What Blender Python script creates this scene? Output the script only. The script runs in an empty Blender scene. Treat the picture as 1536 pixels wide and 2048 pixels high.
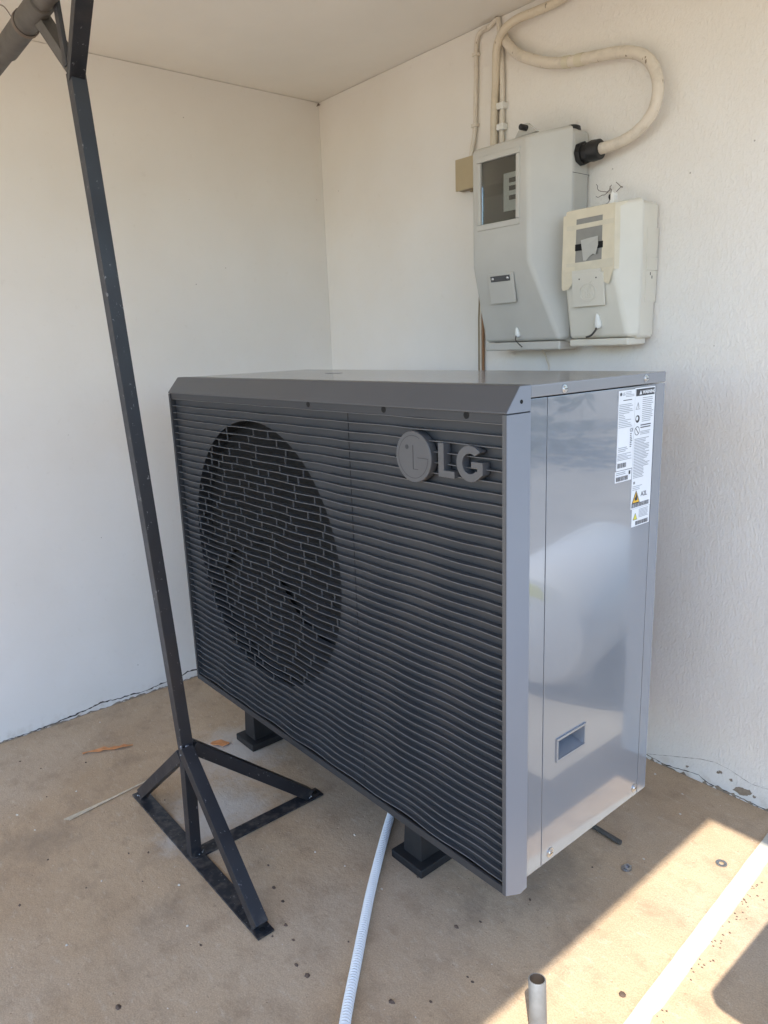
import bpy, bmesh, math, random
from mathutils import Vector, Matrix
random.seed(7)
S = bpy.context.scene
COL = S.collection
R = math.radians

# ------------------------------------------------------------------ camera
cd = bpy.data.cameras.new('camera'); cam = bpy.data.objects.new('camera', cd); COL.objects.link(cam)
yaw, pitch, roll = -0.8766, 0.2289, 0.0381
f = Vector((math.sin(yaw)*math.cos(pitch), math.cos(yaw)*math.cos(pitch), -math.sin(pitch)))
r = Vector((math.cos(yaw), -math.sin(yaw), 0)); d = f.cross(r)
c_, s_ = math.cos(roll), math.sin(roll)
r2 = c_*r + s_*d; d2 = -s_*r + c_*d
m = Matrix((r2, -d2, -f)).transposed().to_4x4()
m.translation = Vector((2.4402, -1.7857, 1.2144))
cam.matrix_world = m
cd.sensor_fit = 'VERTICAL'; cd.sensor_height = 24; cd.lens = 1446.4/2048*24
cd.clip_start = 0.02; cd.clip_end = 400
S.camera = cam

# ------------------------------------------------------------------ light
SUN_DIR = Vector((.45, -.47, 1)).normalized()          # towards the sun
elev = math.asin(SUN_DIR.z); az = math.atan2(SUN_DIR.x, SUN_DIR.y)
w = bpy.data.worlds.new('World'); S.world = w; w.use_nodes = True
nt = w.node_tree; nt.nodes.clear()
sky = nt.nodes.new('ShaderNodeTexSky'); sky.sky_type = 'NISHITA'; sky.sun_disc = False
sky.sun_elevation = elev; sky.sun_rotation = az; sky.dust_density = .3; sky.ozone_density = 1.6
bg = nt.nodes.new('ShaderNodeBackground'); bg.inputs['Strength'].default_value = 0.14
wo = nt.nodes.new('ShaderNodeOutputWorld')
nt.links.new(sky.outputs[0], bg.inputs[0]); nt.links.new(bg.outputs[0], wo.inputs[0])
sd = bpy.data.lights.new('sun', 'SUN'); sd.energy = 2.25; sd.angle = R(.53); sd.color = (1, .94, .84)
so = bpy.data.objects.new('sun', sd); COL.objects.link(so)
so.rotation_euler = SUN_DIR.to_track_quat('Z', 'Y').to_euler()
S.view_settings.view_transform = 'Standard'; S.view_settings.look = 'None'
S.view_settings.exposure = 1.95; S.view_settings.gamma = 1
S.view_settings.use_curve_mapping = False
S.cycles.max_bounces = 10; S.cycles.diffuse_bounces = 7; S.cycles.glossy_bounces = 5
S.cycles.transparent_max_bounces = 12
S.cycles.use_denoising = True
S.cycles.caustics_reflective = False; S.cycles.caustics_refractive = False

# ------------------------------------------------------------------ materials
class N:
    """small node graph writer"""
    def __init__(s, name):
        s.m = bpy.data.materials.new(name); s.m.use_nodes = True
        s.t = s.m.node_tree; s.b = s.t.nodes['Principled BSDF']
        s.co = s.t.nodes.new('ShaderNodeTexCoord').outputs['Object']
    def set(s, **k):
        for a, v in k.items():
            i = s.b.inputs[a.replace('_', ' ')]
            if hasattr(v, 'links'): s.t.links.new(v, i)
            else: i.default_value = (*v, 1) if isinstance(v, tuple) and len(v) == 3 else v
        return s
    def mp(s, scale=(1, 1, 1), loc=(0, 0, 0)):
        n = s.t.nodes.new('ShaderNodeMapping'); s.t.links.new(s.co, n.inputs[0])
        n.inputs['Scale'].default_value = scale; n.inputs['Location'].default_value = loc
        return n.outputs[0]
    def noise(s, scale, detail=4, rough=.55, vec=None, dist=0):
        n = s.t.nodes.new('ShaderNodeTexNoise'); s.t.links.new(vec or s.co, n.inputs['Vector'])
        n.inputs['Scale'].default_value = scale; n.inputs['Detail'].default_value = detail
        n.inputs['Roughness'].default_value = rough; n.inputs['Distortion'].default_value = dist
        return n.outputs[0]
    def vor(s, scale, vec=None, feature='F1'):
        n = s.t.nodes.new('ShaderNodeTexVoronoi'); n.feature = feature
        s.t.links.new(vec or s.co, n.inputs['Vector']); n.inputs['Scale'].default_value = scale
        return n.outputs['Distance']
    def ramp(s, fac, stops):
        n = s.t.nodes.new('ShaderNodeValToRGB'); s.t.links.new(fac, n.inputs[0])
        e = n.color_ramp.elements
        while len(e) < len(stops): e.new(.5)
        for q, (p, c) in zip(e, stops):
            q.position = p; q.color = (c, c, c, 1) if isinstance(c, (int, float)) else (*c, 1)
        return n.outputs[0]
    def mix(s, fac, a, b, mode='MIX'):
        n = s.t.nodes.new('ShaderNodeMix'); n.data_type = 'RGBA'; n.blend_type = mode
        for i, v in ((0, fac), (6, a), (7, b)):
            if hasattr(v, 'links'): s.t.links.new(v, n.inputs[i])
            else: n.inputs[i].default_value = v if i == 0 else (*v, 1)
        return n.outputs[2]
    def math(s, op, a, b=0, c=None):
        n = s.t.nodes.new('ShaderNodeMath'); n.operation = op
        for i, v in enumerate((a, b, c)):
            if v is None: continue
            if hasattr(v, 'links'): s.t.links.new(v, n.inputs[i])
            else: n.inputs[i].default_value = v
        return n.outputs[0]
    def xyz(s):
        n = s.t.nodes.new('ShaderNodeSeparateXYZ'); s.t.links.new(s.co, n.inputs[0]); return n.outputs
    def dist(s, p, scale=(1, 1, 1)):
        n = s.t.nodes.new('ShaderNodeVectorMath'); n.operation = 'DISTANCE'
        s.t.links.new(s.mp(scale), n.inputs[0]); n.inputs[1].default_value = [a*b for a, b in zip(p, scale)]
        return n.outputs['Value']
    def bump(s, h, strength=.3, distance=.002, normal=None):
        n = s.t.nodes.new('ShaderNodeBump'); s.t.links.new(h, n.inputs['Height'])
        n.inputs['Strength'].default_value = strength; n.inputs['Distance'].default_value = distance
        if normal is not None: s.t.links.new(normal, n.inputs['Normal'])
        s.t.links.new(n.outputs[0], s.b.inputs['Normal']); return n.outputs[0]

def plain(name, col, rough=.5, metal=0., vary=.12, scale=18, bump=0., bscale=300, spec=.5):
    n = N(name)
    v = n.ramp(n.noise(scale, 5), [(.25, 1-vary), (.75, 1+vary)])
    n.set(Base_Color=n.mix(1., col, v, 'MULTIPLY'), Roughness=rough, Metallic=metal)
    n.b.inputs['Specular IOR Level'].default_value = spec
    if bump: n.bump(n.noise(bscale, 3), bump, .001)
    return n.m

def m_wall(name, tex):
    n = N(name)
    base = n.mix(n.ramp(n.noise(2.2, 5), [(.3, 0.), (.7, 1.)]), (.735, .705, .66), (.785, .765, .735))
    grime = n.ramp(n.noise(38, 6, .7), [(.60, 0.), (.82, .22)])
    base = n.mix(grime, base, (.45, .40, .33))
    specks = n.ramp(n.vor(9), [(.012, 1.), (.022, 0.)])
    base = n.mix(n.math('MULTIPLY', specks, .6), base, (.12, .09, .07))
    z = n.xyz()[2]
    foot = n.math('MULTIPLY', n.ramp(z, [(.0, 1.), (.05, 0.)]), n.ramp(n.noise(30, 5), [(.50, 0.), (.66, .5)]))
    base = n.mix(foot, base, (.50, .43, .34))
    n.set(Base_Color=base, Roughness=.78)
    n.b.inputs['Specular IOR Level'].default_value = .3
    if tex:
        h1 = n.noise(165, 3, .6, n.mp((1, 1, .42)), .8)
        x = n.xyz()[0]
        k = n.ramp(n.math('MULTIPLY', x, .5), [(.35, .12), (.62, 1.)])
        hh = n.math('ADD', n.math('MULTIPLY', h1, k), n.math('MULTIPLY', n.noise(14, 3), .55))
        n.bump(hh, .75, .0034)
    else:
        hh = n.math('ADD', n.math('MULTIPLY', n.noise(60, 4), .25), n.noise(6, 3))
        n.bump(hh, .35, .004)
    return n.m

def m_floor():
    n = N('concrete')
    base = n.mix(n.ramp(n.noise(3.0, 6, .6), [(.3, 0.), (.72, 1.)]), (.41, .292, .183), (.50, .368, .238))
    base = n.mix(n.ramp(n.noise(1.3, 4, .5, n.mp(loc=(3, 1, 0))), [(.45, 0.), (.7, .5)]), base, (.42, .365, .30))
    base = n.mix(n.ramp(n.noise(11, 6, .65, n.mp(loc=(5, 2, 0))), [(.50, 0.), (.72, .65)]), base, (.28, .20, .13))
    base = n.mix(n.ramp(n.noise(26, 5, .7, n.mp((1, 2.5, 1))), [(.56, 0.), (.70, .42)]), base, (.56, .47, .36))
    base = n.mix(n.ramp(n.noise(34, 6, .72, n.mp((1, 1, 1), (7, 3, 1))), [(.60, 0.), (.70, .5)]), base, (.235, .165, .105))
    sp = n.ramp(n.vor(46), [(.05, 1.), (.10, 0.)])
    spm = n.ramp(n.noise(9, 2), [(.60, 0.), (.72, .4)])
    base = n.mix(n.math('MULTIPLY', sp, spm), base, (.12, .085, .06))
    grain = n.ramp(n.noise(330, 3), [(.25, .78), (.75, 1.22)])
    base = n.mix(1., base, grain, 'MULTIPLY')
    # pale cement dust by the far foot and inside the post base
    wob = n.math('MULTIPLY', n.noise(16, 5, .65), .22)
    for p, rad in (((.57, -.88, 0), .17), ((.80, -1.03, 0), .15), ((.86, -1.15, 0), .09)):
        msk = n.ramp(n.math('ADD', n.dist(p), wob), [(rad*.55+.06, .75), (rad+.12, 0.)])
        base = n.mix(msk, base, (.58, .54, .48))
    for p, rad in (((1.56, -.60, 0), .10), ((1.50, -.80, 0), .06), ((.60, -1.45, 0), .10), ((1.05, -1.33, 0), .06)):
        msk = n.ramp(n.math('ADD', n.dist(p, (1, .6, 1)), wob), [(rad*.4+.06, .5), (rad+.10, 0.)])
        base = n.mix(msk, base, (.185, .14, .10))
    n.set(Base_Color=base, Roughness=.82)
    n.b.inputs['Specular IOR Level'].default_value = .25
    hh = n.math('ADD', n.math('MULTIPLY', n.noise(5, 4), 1.2), n.math('MULTIPLY', n.noise(90, 5, .65), .38))
    hh = n.math('SUBTRACT', hh, n.math('MULTIPLY', n.ramp(n.vor(33), [(.03, 1.), (.09, 0.)]), .25))
    n.bump(hh, .8, .005)
    return n.m

def m_steel():
    n = N('blackened_steel')
    base = n.mix(n.ramp(n.noise(9, 5), [(.35, 0.), (.7, 1.)]), (.008, .010, .015), (.017, .019, .025))
    chips = n.ramp(n.noise(95, 4, .7, n.mp((1, 1, .55))), [(.645, 0.), (.68, 1.)])
    base = n.mix(n.math('MULTIPLY', chips, .55), base, (.33, .33, .34))
    z = n.xyz()[2]
    rust = n.math('MULTIPLY', n.ramp(n.math('MULTIPLY', z, .5), [(.86, .0), (.93, 1.)]), n.ramp(n.noise(22, 5), [(.4, .1), (.65, .8)]))
    base = n.mix(rust, base, (.07, .055, .043))
    dust = n.math('MULTIPLY', n.ramp(z, [(.0, 1.), (.05, 0.)]), n.ramp(n.noise(60, 5), [(.45, 0.), (.72, .45)]))
    base = n.mix(dust, base, (.2, .17, .14))
    n.set(Base_Color=base, Roughness=n.ramp(n.noise(14, 4), [(.3, .34), (.7, .55)]))
    n.bump(n.noise(160, 4), .25, .0008)
    return n.m

def m_metal_paint(name, col, rough=.09):
    n = N(name)
    v = n.ramp(n.noise(2.5, 4), [(.3, .97), (.7, 1.03)])
    n.set(Base_Color=n.mix(1., col, v, 'MULTIPLY'), Metallic=.2,
          Roughness=n.ramp(n.noise(7, 6), [(.3, rough), (.75, rough+.06)]))
    n.b.inputs['Coat Weight'].default_value = 1.; n.b.inputs['Coat Roughness'].default_value = .025; n.b.inputs['Coat IOR'].default_value = 1.55
    n.bump(n.math('ADD', n.noise(3.2, 1), n.math('MULTIPLY', n.noise(700, 2), .0)), .012, .004)
    return n.m

def m_glass(name, tint, rough=.03):
    mm = bpy.data.materials.new(name); mm.use_nodes = True; t = mm.node_tree; t.nodes.clear()
    o = t.nodes.new('ShaderNodeOutputMaterial'); tr = t.nodes.new('ShaderNodeBsdfTransparent'); g = t.nodes.new('ShaderNodeBsdfGlossy')
    fr = t.nodes.new('ShaderNodeFresnel'); mx = t.nodes.new('ShaderNodeMixShader')
    fr.inputs[0].default_value = 1.45; tr.inputs[0].default_value = (*tint, 1); g.inputs['Roughness'].default_value = rough
    t.links.new(fr.outputs[0], mx.inputs[0]); t.links.new(tr.outputs[0], mx.inputs[1]); t.links.new(g.outputs[0], mx.inputs[2])
    t.links.new(mx.outputs[0], o.inputs[0]); return mm

def m_cable(name, col, wear=(.16, .10, .05)):
    n = N(name)
    base = n.mix(n.ramp(n.noise(24, 6, .7), [(.5, 0.), (.72, .7)]), col, tuple(a*.72 for a in col))
    base = n.mix(n.ramp(n.noise(70, 5, .6, n.mp((1, 1, .4))), [(.655, 0.), (.69, .9)]), base, wear)
    n.set(Base_Color=base, Roughness=.55); n.bump(n.noise(120, 4), .3, .001); return n.m

M = dict(
    wall=m_wall('painted_plaster', False), wallt=m_wall('textured_plaster', True), floor=m_floor(), steel=m_steel(),
    ceil=plain('ceiling_paint', (.76, .735, .685), .85, vary=.05, scale=3, bump=.2, bscale=40),
    white=plain('white_floor_paint', (.50, .475, .41), .7, vary=.07, scale=60, bump=.5, bscale=200),
    ground=plain('sandy_ground', (.33, .29, .23), .9, vary=.2, scale=2, bump=.4, bscale=30),
    body=m_metal_paint('silver_grey_paint', (.235, .258, .292)),
    cap=plain('silver_grey_plastic', (.205, .228, .268), .33, vary=.03, scale=5),
    frame=plain('grey_plastic', (.078, .079, .083), .4, vary=.04, scale=6, bump=.06, bscale=900),
    fin=plain('charcoal_plastic', (.050, .0515, .055), .4, vary=.05, scale=9, bump=.06, bscale=900),
    lid=plain('matt_silver_lid', (.24, .25, .268), .17, vary=.04, scale=5, spec=.75),
    lip=plain('lit_plastic_edge', (.125, .127, .132), .34, vary=.1, scale=30),  # slat plastic lightened: the bright line on each lip is painted light
    back=plain('shade_darkened_plastic', (.030, .0315, .035), .5, vary=.06, scale=9, bump=.06, bscale=900),  # grille plastic darkened to paint in the recess shade; other dark parts share it
    black=plain('black_plastic', (.012, .012, .013), .45, vary=.2), rubber=plain('black_rubber', (.014, .014, .015), .6, vary=.3, scale=30, bump=.3, bscale=120),
    void=plain('unlit_cavity', (.004, .004, .004), .9),
    zinc=plain('zinc_steel', (.55, .56, .58), .28, 1., vary=.12, scale=80), galv=plain('galvanised_pipe', (.22, .222, .22), .5, .5, vary=.22, scale=35, bump=.2, bscale=150),
    paper=plain('label_paper', (.74, .76, .79), .35, vary=.03), ink=plain('print_ink', (.03, .03, .035), .5), inkl=plain('fine_print_ink', (.24, .25, .27), .5),
    yellow=plain('yellow_ink', (.80, .47, .03), .4, vary=.03), lime=plain('yellow_green_ink', (.66, .62, .06), .4, vary=.03),
    gbox=plain('grey_enclosure_plastic', (.49, .48, .445), .42, vary=.06, scale=7, bump=.12, bscale=260),
    gbox2=plain('cream_enclosure_plastic', (.63, .605, .53), .4, vary=.05, scale=7, bump=.12, bscale=260),
    seal=plain('seal_plastic', (.72, .72, .69), .35, vary=.05), wire=plain('dark_wire', (.05, .045, .04), .5), thread=plain('frayed_thread', (.17, .14, .12), .8),
    tape=plain('masking_tape', (.66, .595, .455), .6, vary=.07, scale=30, bump=.3, bscale=90), tapes=plain('old_masking_tape', (.61, .56, .44), .6, vary=.08, scale=30, bump=.3, bscale=90),
    pane2=plain('frosted_pane', (.25, .245, .225), .25, vary=.1, scale=20), torn=plain('torn_paper', (.46, .455, .42), .7, vary=.06, scale=30),
    jbox=plain('beige_box_plastic', (.42, .345, .22), .5, vary=.06, scale=10), jbe=plain('brown_box_edge', (.24, .185, .11), .6),
    cable=m_cable('cream_cable_sheath', (.66, .595, .505)), cable2=m_cable('worn_cable_sheath', (.62, .55, .44), (.06, .035, .02)),
    cable3=m_cable('painted_wire_sheath', (.66, .61, .53)), brown=plain('brown_wire_sheath', (.24, .12, .05), .5, vary=.2),
    hose=plain('white_corrugated_plastic', (.74, .75, .75), .38, vary=.03), straw=plain('dry_straw', (.60, .49, .34), .8, vary=.2, scale=60),
    peel=plain('orange_peel', (.56, .235, .085), .6, vary=.25, scale=60, bump=.5, bscale=250), crack=plain('crack_shadow_dirt', (.05, .04, .033), .95, vary=.3, scale=60),
    crackl=plain('fine_crack_dirt', (.30, .26, .22), .95), bare=plain('bare_render', (.27, .215, .16), .95, vary=.25, scale=90, bump=.8, bscale=160), gritd=plain('dark_grit', (.105, .07, .05), .9, vary=.4, scale=80),
    gritl=plain('pale_grit', (.58, .53, .45), .9, vary=.2, scale=80), plate=plain('meter_face', (.75, .76, .74), .5), dark=plain('meter_body_black', (.045, .046, .043), .4),
    tank=plain('white_tank_paint', (.66, .65, .62), .3, vary=.03), bark=plain('tree_bark', (.11, .08, .055), .9, vary=.3),
    leaf=plain('foliage', (.055, .085, .03), .6, vary=.5, scale=3), glass=m_glass('meter_window_pane', (.82, .84, .83)),
    oldsteel=plain('weathered_steel', (.085, .075, .065), .55, .2, vary=.35, scale=25, bump=.3, bscale=150), bore=plain('rusty_bore', (.035, .026, .02), .9), rod=plain('dull_steel_rod', (.10, .092, .082), .5, .3, vary=.2, scale=60), weld=plain('weld_spatter', (.42, .43, .45), .5, .6, vary=.4, scale=200),
)

# ------------------------------------------------------------------ builders
def origin(o):
    p = Vector((0, 0, 0))
    while o is not None: p += o.location; o = o.parent
    return p

def link(name, me, mat, parent=None, smooth=30):
    o = bpy.data.objects.new(name, me); COL.objects.link(o)
    if mat is not None: me.materials.append(mat)
    if parent is not None:
        o.parent = parent; me.transform(Matrix.Translation(-origin(parent)))
    if smooth:
        for p in me.polygons: p.use_smooth = True
        me.set_sharp_from_angle(angle=R(smooth))
    return o

def mesh(name, vs, fs, mat, parent=None, bevel=0., seg=2, smooth=30, minang=25, fixn=True):
    bm = bmesh.new(); bv = [bm.verts.new(v) for v in vs]
    for q in fs:
        try: bm.faces.new([bv[i] for i in q])
        except ValueError: pass
    if fixn: bmesh.ops.recalc_face_normals(bm, faces=bm.faces)
    if bevel:
        es = [e for e in bm.edges if len(e.link_faces) == 2 and e.calc_face_angle(0) > R(minang)]
        bmesh.ops.bevel(bm, geom=es, offset=bevel, segments=seg, profile=.5, affect='EDGES', clamp_overlap=True)
    me = bpy.data.meshes.new(name); bm.to_mesh(me); bm.free()
    o = link(name, me, mat, parent, smooth)
    if bevel:
        w_ = o.modifiers.new('normals', 'WEIGHTED_NORMAL'); w_.keep_sharp = True; w_.weight = 90
    return o

def box(name, a, b, mat, parent=None, bevel=0., seg=2):
    (x0, y0, z0), (x1, y1, z1) = a, b
    vs = [(x, y, z) for x in (x0, x1) for y in (y0, y1) for z in (z0, z1)]
    fs = [(0, 1, 3, 2), (4, 6, 7, 5), (0, 4, 5, 1), (2, 3, 7, 6), (0, 2, 6, 4), (1, 5, 7, 3)]
    return mesh(name, vs, fs, mat, parent, bevel, seg)

def prism(name, poly, axis, lo, hi, mat, parent=None, bevel=0., seg=2, smooth=30):
    """poly = points in the two other axes (in xyz order), extruded along axis"""
    def p(q, t):
        q = list(q); q.insert(axis, t); return tuple(q)
    n = len(poly); vs = [p(q, lo) for q in poly] + [p(q, hi) for q in poly]
    fs = [tuple(range(n)), tuple(range(2*n-1, n-1, -1))] + [(i, (i+1) % n, n+(i+1) % n, n+i) for i in range(n)]
    return mesh(name, vs, fs, mat, parent, bevel, seg, smooth)

def frames(pts):
    pts = [Vector(p) for p in pts]; out = []; up = None
    for i, p in enumerate(pts):
        t = (pts[min(i+1, len(pts)-1)] - pts[max(i-1, 0)]).normalized()
        if up is None:
            up = Vector((0, 0, 1)) if abs(t.z) < .9 else Vector((0, 1, 0))
        u = (up - t*up.dot(t)).normalized(); v = t.cross(u); up = u
        out.append((p, u, v))
    return out

def tube(name, pts, rad, mat, parent=None, seg=12, caps=True, smooth=40):
    """rad: a number or a list, one per point"""
    fr = frames(pts); vs, fs = [], []
    for i, (p, u, v) in enumerate(fr):
        q = rad[i] if isinstance(rad, (list, tuple)) else rad
        for k in range(seg):
            a = 2*math.pi*k/seg; vs.append(p + (u*math.cos(a) + v*math.sin(a))*q)
    for i in range(len(fr)-1):
        for k in range(seg):
            a, b = i*seg+k, i*seg+(k+1) % seg; fs.append((a, b, b+seg, a+seg))
    if caps: fs += [tuple(range(seg-1, -1, -1)), tuple(range((len(fr)-1)*seg, len(fr)*seg))]
    return mesh(name, vs, fs, mat, parent, smooth=smooth)

def bar(name, a, b, wx, wy, mat, parent=None, ref=(0, 0, 1), bevel=.0015):
    """rectangular section from a to b; wx along the side direction, wy along the other"""
    a, b = Vector(a), Vector(b); t = (b-a).normalized(); ref = Vector(ref)
    u = (ref - t*ref.dot(t)).normalized(); v = t.cross(u); vs = []
    for p in (a, b):
        for su, sv in ((-1, -1), (1, -1), (1, 1), (-1, 1)): vs.append(p + u*su*wx/2 + v*sv*wy/2)
    fs = [(3, 2, 1, 0), (4, 5, 6, 7)] + [(i, (i+1) % 4, 4+(i+1) % 4, 4+i) for i in range(4)]
    return mesh(name, vs, fs, mat, parent, bevel, 2)

def smoothpath(pts, n=6):
    P = [Vector(p) for p in pts]; P = [2*P[0]-P[1]] + P + [2*P[-1]-P[-2]]; out = []
    for i in range(1, len(P)-2):
        for k in range(n):
            t = k/n; a, b, c, e = P[i-1:i+3]
            out.append(.5*((2*b) + (c-a)*t + (2*a-5*b+4*c-e)*t*t + (-a+3*b-3*c+e)*t**3))
    out.append(P[-2]); return out

def lathe(name, c, axis, prof, mat, parent=None, seg=20, smooth=35, caps=True):
    """prof: (distance along axis, radius)"""
    ax = Vector(axis).normalized(); up = Vector((0, 0, 1)) if abs(ax.z) < .9 else Vector((1, 0, 0))
    u = (up - ax*up.dot(ax)).normalized(); v = ax.cross(u); c = Vector(c); vs, fs = [], []
    for t, q in prof:
        for k in range(seg):
            a = 2*math.pi*k/seg; vs.append(c + ax*t + (u*math.cos(a) + v*math.sin(a))*max(q, 1e-5))
    for i in range(len(prof)-1):
        for k in range(seg):
            a, b = i*seg+k, i*seg+(k+1) % seg; fs.append((a, b, b+seg, a+seg))
    if caps: fs += [tuple(range(seg-1, -1, -1)), tuple(range((len(prof)-1)*seg, len(prof)*seg))]
    return mesh(name, vs, fs, mat, parent, smooth=smooth)

def thing(name, label, cat, loc=(0, 0, 0), group=None):
    o = bpy.data.objects.new(name, None); COL.objects.link(o); o.location = loc; o.empty_display_size = .05
    return tag(o, label, cat, group)

def tag(o, label, cat, group=None):
    o['label'] = label; o['category'] = cat; o['kind'] = 'thing'
    if group: o['group'] = group
    return o

def struct(o): o['kind'] = 'structure'; return o
def stuff(o): o['kind'] = 'stuff'; return o

def ribbon(name, pts, width, normal, mat, parent=None, off=.0006, jag=.35):
    """thin jagged strip lying on a surface; pts in 3D on that surface"""
    nrm = Vector(normal); P = []
    for a, b in zip(pts[:-1], pts[1:]):
        a, b = Vector(a), Vector(b); k = max(2, int((b-a).length/.008))
        for i in range(k): P.append(a.lerp(b, i/k))
    P.append(Vector(pts[-1])); vs, fs = [], []
    for i, p in enumerate(P):
        t = (P[min(i+1, len(P)-1)] - P[max(i-1, 0)]).normalized(); s = nrm.cross(t)
        j = s*random.uniform(-1, 1)*width*jag*1.6
        ww = width*(.5 + random.uniform(-jag, jag))
        if i in (0, len(P)-1): ww *= .15
        vs += [p + nrm*off + j + s*ww, p + nrm*off + j - s*ww]
    for i in range(len(P)-1): fs.append((2*i, 2*i+1, 2*i+3, 2*i+2))
    return mesh(name, vs, fs, mat, parent, smooth=0, fixn=False)

def text(name, s, size, loc, mat, parent, xdir=(0, 1, 0), ydir=(0, 0, 1), ext=.0002, align='LEFT', bold=0.):
    cu = bpy.data.curves.new(name, 'FONT'); cu.body = s; cu.size = size; cu.extrude = ext; cu.offset = bold
    cu.align_x = align; cu.resolution_u = 3
    o = bpy.data.objects.new(name, cu); COL.objects.link(o); cu.materials.append(mat)
    x, y = Vector(xdir), Vector(ydir); mm = Matrix((x, y, x.cross(y))).transposed().to_4x4()
    me = bpy.data.meshes.new_from_object(o); bpy.data.objects.remove(o)
    o = bpy.data.objects.new(name, me); COL.objects.link(o)
    o.parent = parent; mm.translation = Vector(loc) - origin(parent); o.matrix_local = mm
    return o

# ------------------------------------------------------------------ setting: ground, terrace, walls, roof
struct(box('ground', (-150, -150, -1.4), (150, 150, -.9), M['ground']))
Lp = [(-.25, -7), (5, -7), (5, -.30), (2.07, -.30), (2.07, .25), (-.25, .25)]
struct(prism('terrace_floor', Lp, 2, -.9, 0, M['floor'], smooth=0))
# L shaped roof slab: porch roof plus the eave beside it
Rp = [(-.25, -2.85), (2.665, -2.85), (2.665, -1.13), (3.3, -1.13), (3.3, 3.2), (-.25, 3.2)]
struct(prism('ceiling', Rp, 2, 2.11, 2.27, M['ceil'], smooth=0))
side = tag(box('plaster_wall', (-.22, -3.2, -.002), (0, .22, 2.1085), M['wall']), 'smooth white plaster wall behind the black steel post, meeting the corner on the left', 'wall')
backw = tag(box('plaster_wall', (.0005, 0, -.002), (2.023, .22, 2.1085), M['wallt']), 'rough textured white plaster wall carrying the two meter boxes', 'wall')
struct(box('house_block', (.0005, .222, -.9), (2.020, 3.0, 2.108), M['wall']))
# cracks, chips and dirt at the foot of the walls
ribbon('crack', [(0, y, z) for y, z in ((-1.46, .004), (-1.32, .004), (-1.253, .006), (-1.169, .012), (-1.082, .025), (-1.003, .017), (-.92, .014), (-.851, .02), (-.773, .026), (-.752, .033), (-.70, .025), (-.6, .03), (-.5, .02))], .0038, (1, 0, 0), M['crack'], side)
ribbon('dirt_line', [(0, -1.9+.1*i, .002) for i in range(20)], .006, (1, 0, 0), M['bare'], side, off=.0012)
ribbon('crack', [(x, 0, z) for x, z in ((1.44, .014), (1.467, .018), (1.544, .045), (1.607, .067), (1.653, .077), (1.687, .075), (1.753, .058), (1.80, .064), (1.9, .05))], .0011, (0, -1, 0), M['crackl'], backw)
ribbon('crack', [(x, 0, z) for x, z in ((1.45, .012), (1.52, .006), (1.564, .013), (1.613, .019), (1.642, .007), (1.692, .006), (1.746, .004), (1.95, .004))], .0022, (0, -1, 0), M['crack'], backw)
ribbon('dirt_line', [(1.30+.07*i, 0, .001) for i in range(11)], .007, (0, -1, 0), M['bare'], backw, off=.0012, jag=.6)
def blot(name, pts, nrm, mat, parent, off=.0008):
    n = Vector(nrm); P = []
    for i in range(len(pts)):
        a, b = Vector(pts[i]), Vector(pts[(i+1) % len(pts)])
        for k in range(4):
            q = a.lerp(b, k/4); P.append(q + n*off + Vector((random.uniform(-.002, .002)*(1-abs(n.x)), random.uniform(-.002, .002)*(1-abs(n.y)), random.uniform(-.002, .002)*(1-abs(n.z)))))
    return mesh(name, P, [tuple(range(len(P)))], mat, parent, smooth=0)
blot('bare_patch', [(x, 0, z) for x, z in ((1.707, .018), (1.718, .034), (1.737, .038), (1.75, .04), (1.758, .032), (1.745, .019), (1.724, .014))], (0, -1, 0), M['bare'], backw)
for x, z in ((1.665, .052), (1.672, .055), (1.762, .026), (1.58, .03), (1.70, .045)):
    blot('bare_patch', [(x+.005*math.cos(a), 0, z+.004*math.sin(a)) for a in (0, 1, 2, 3, 4, 5)], (0, -1, 0), M['bare'], backw)
# white raised strip along the sunny side
vs = []; fs = []; n = 60
for i in range(n+1):
    y = .0 - 1.6*i/n
    xl = 1.828 + .0641*-y + random.uniform(-.0006, .0006); xr = 1.868 + .0578*-y + random.choice((0, 0, 1, 1.6))*random.uniform(-.0028, .0012)
    vs += [(xl, y, -.001), (xl+.001, y, .004), (xr-.001, y, .004), (xr, y, -.001)]
for i in range(n):
    for k in range(3): fs.append((4*i+k, 4*i+k+1, 4*i+k+5, 4*i+k+4))
struct(mesh('kerb_strip', vs, fs, M['white'], smooth=0))

# ------------------------------------------------------------------ heat pump
X0, X1, YF, YR, YB, ZB, ZT = .4606, 1.7006, -.9169, -.8565, -.4404, .2234, 1.1423
hp = thing('heat_pump', 'large grey outdoor heat pump with a dark wavy louvred front and silver side', 'heat pump', (1.08, -.68, .215))
# front frame: top bezel, two end plates and a bottom rail around the recessed grille
ZS = 1.0998
prism('bezel', [(YF, ZS), (YF, 1.1027), (-.884, ZT), (YR, ZT), (YR, ZS)], 0, X0, X1, M['frame'], hp, .0015)
endp = [(YF, ZB), (YF, ZS-.0008), (YR, ZS-.0008), (YR, .208), (-.876, .205)]
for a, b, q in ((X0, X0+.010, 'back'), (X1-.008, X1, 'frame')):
    prism('frame_side', endp, 0, a, b, M[q], hp, .0012)
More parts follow.
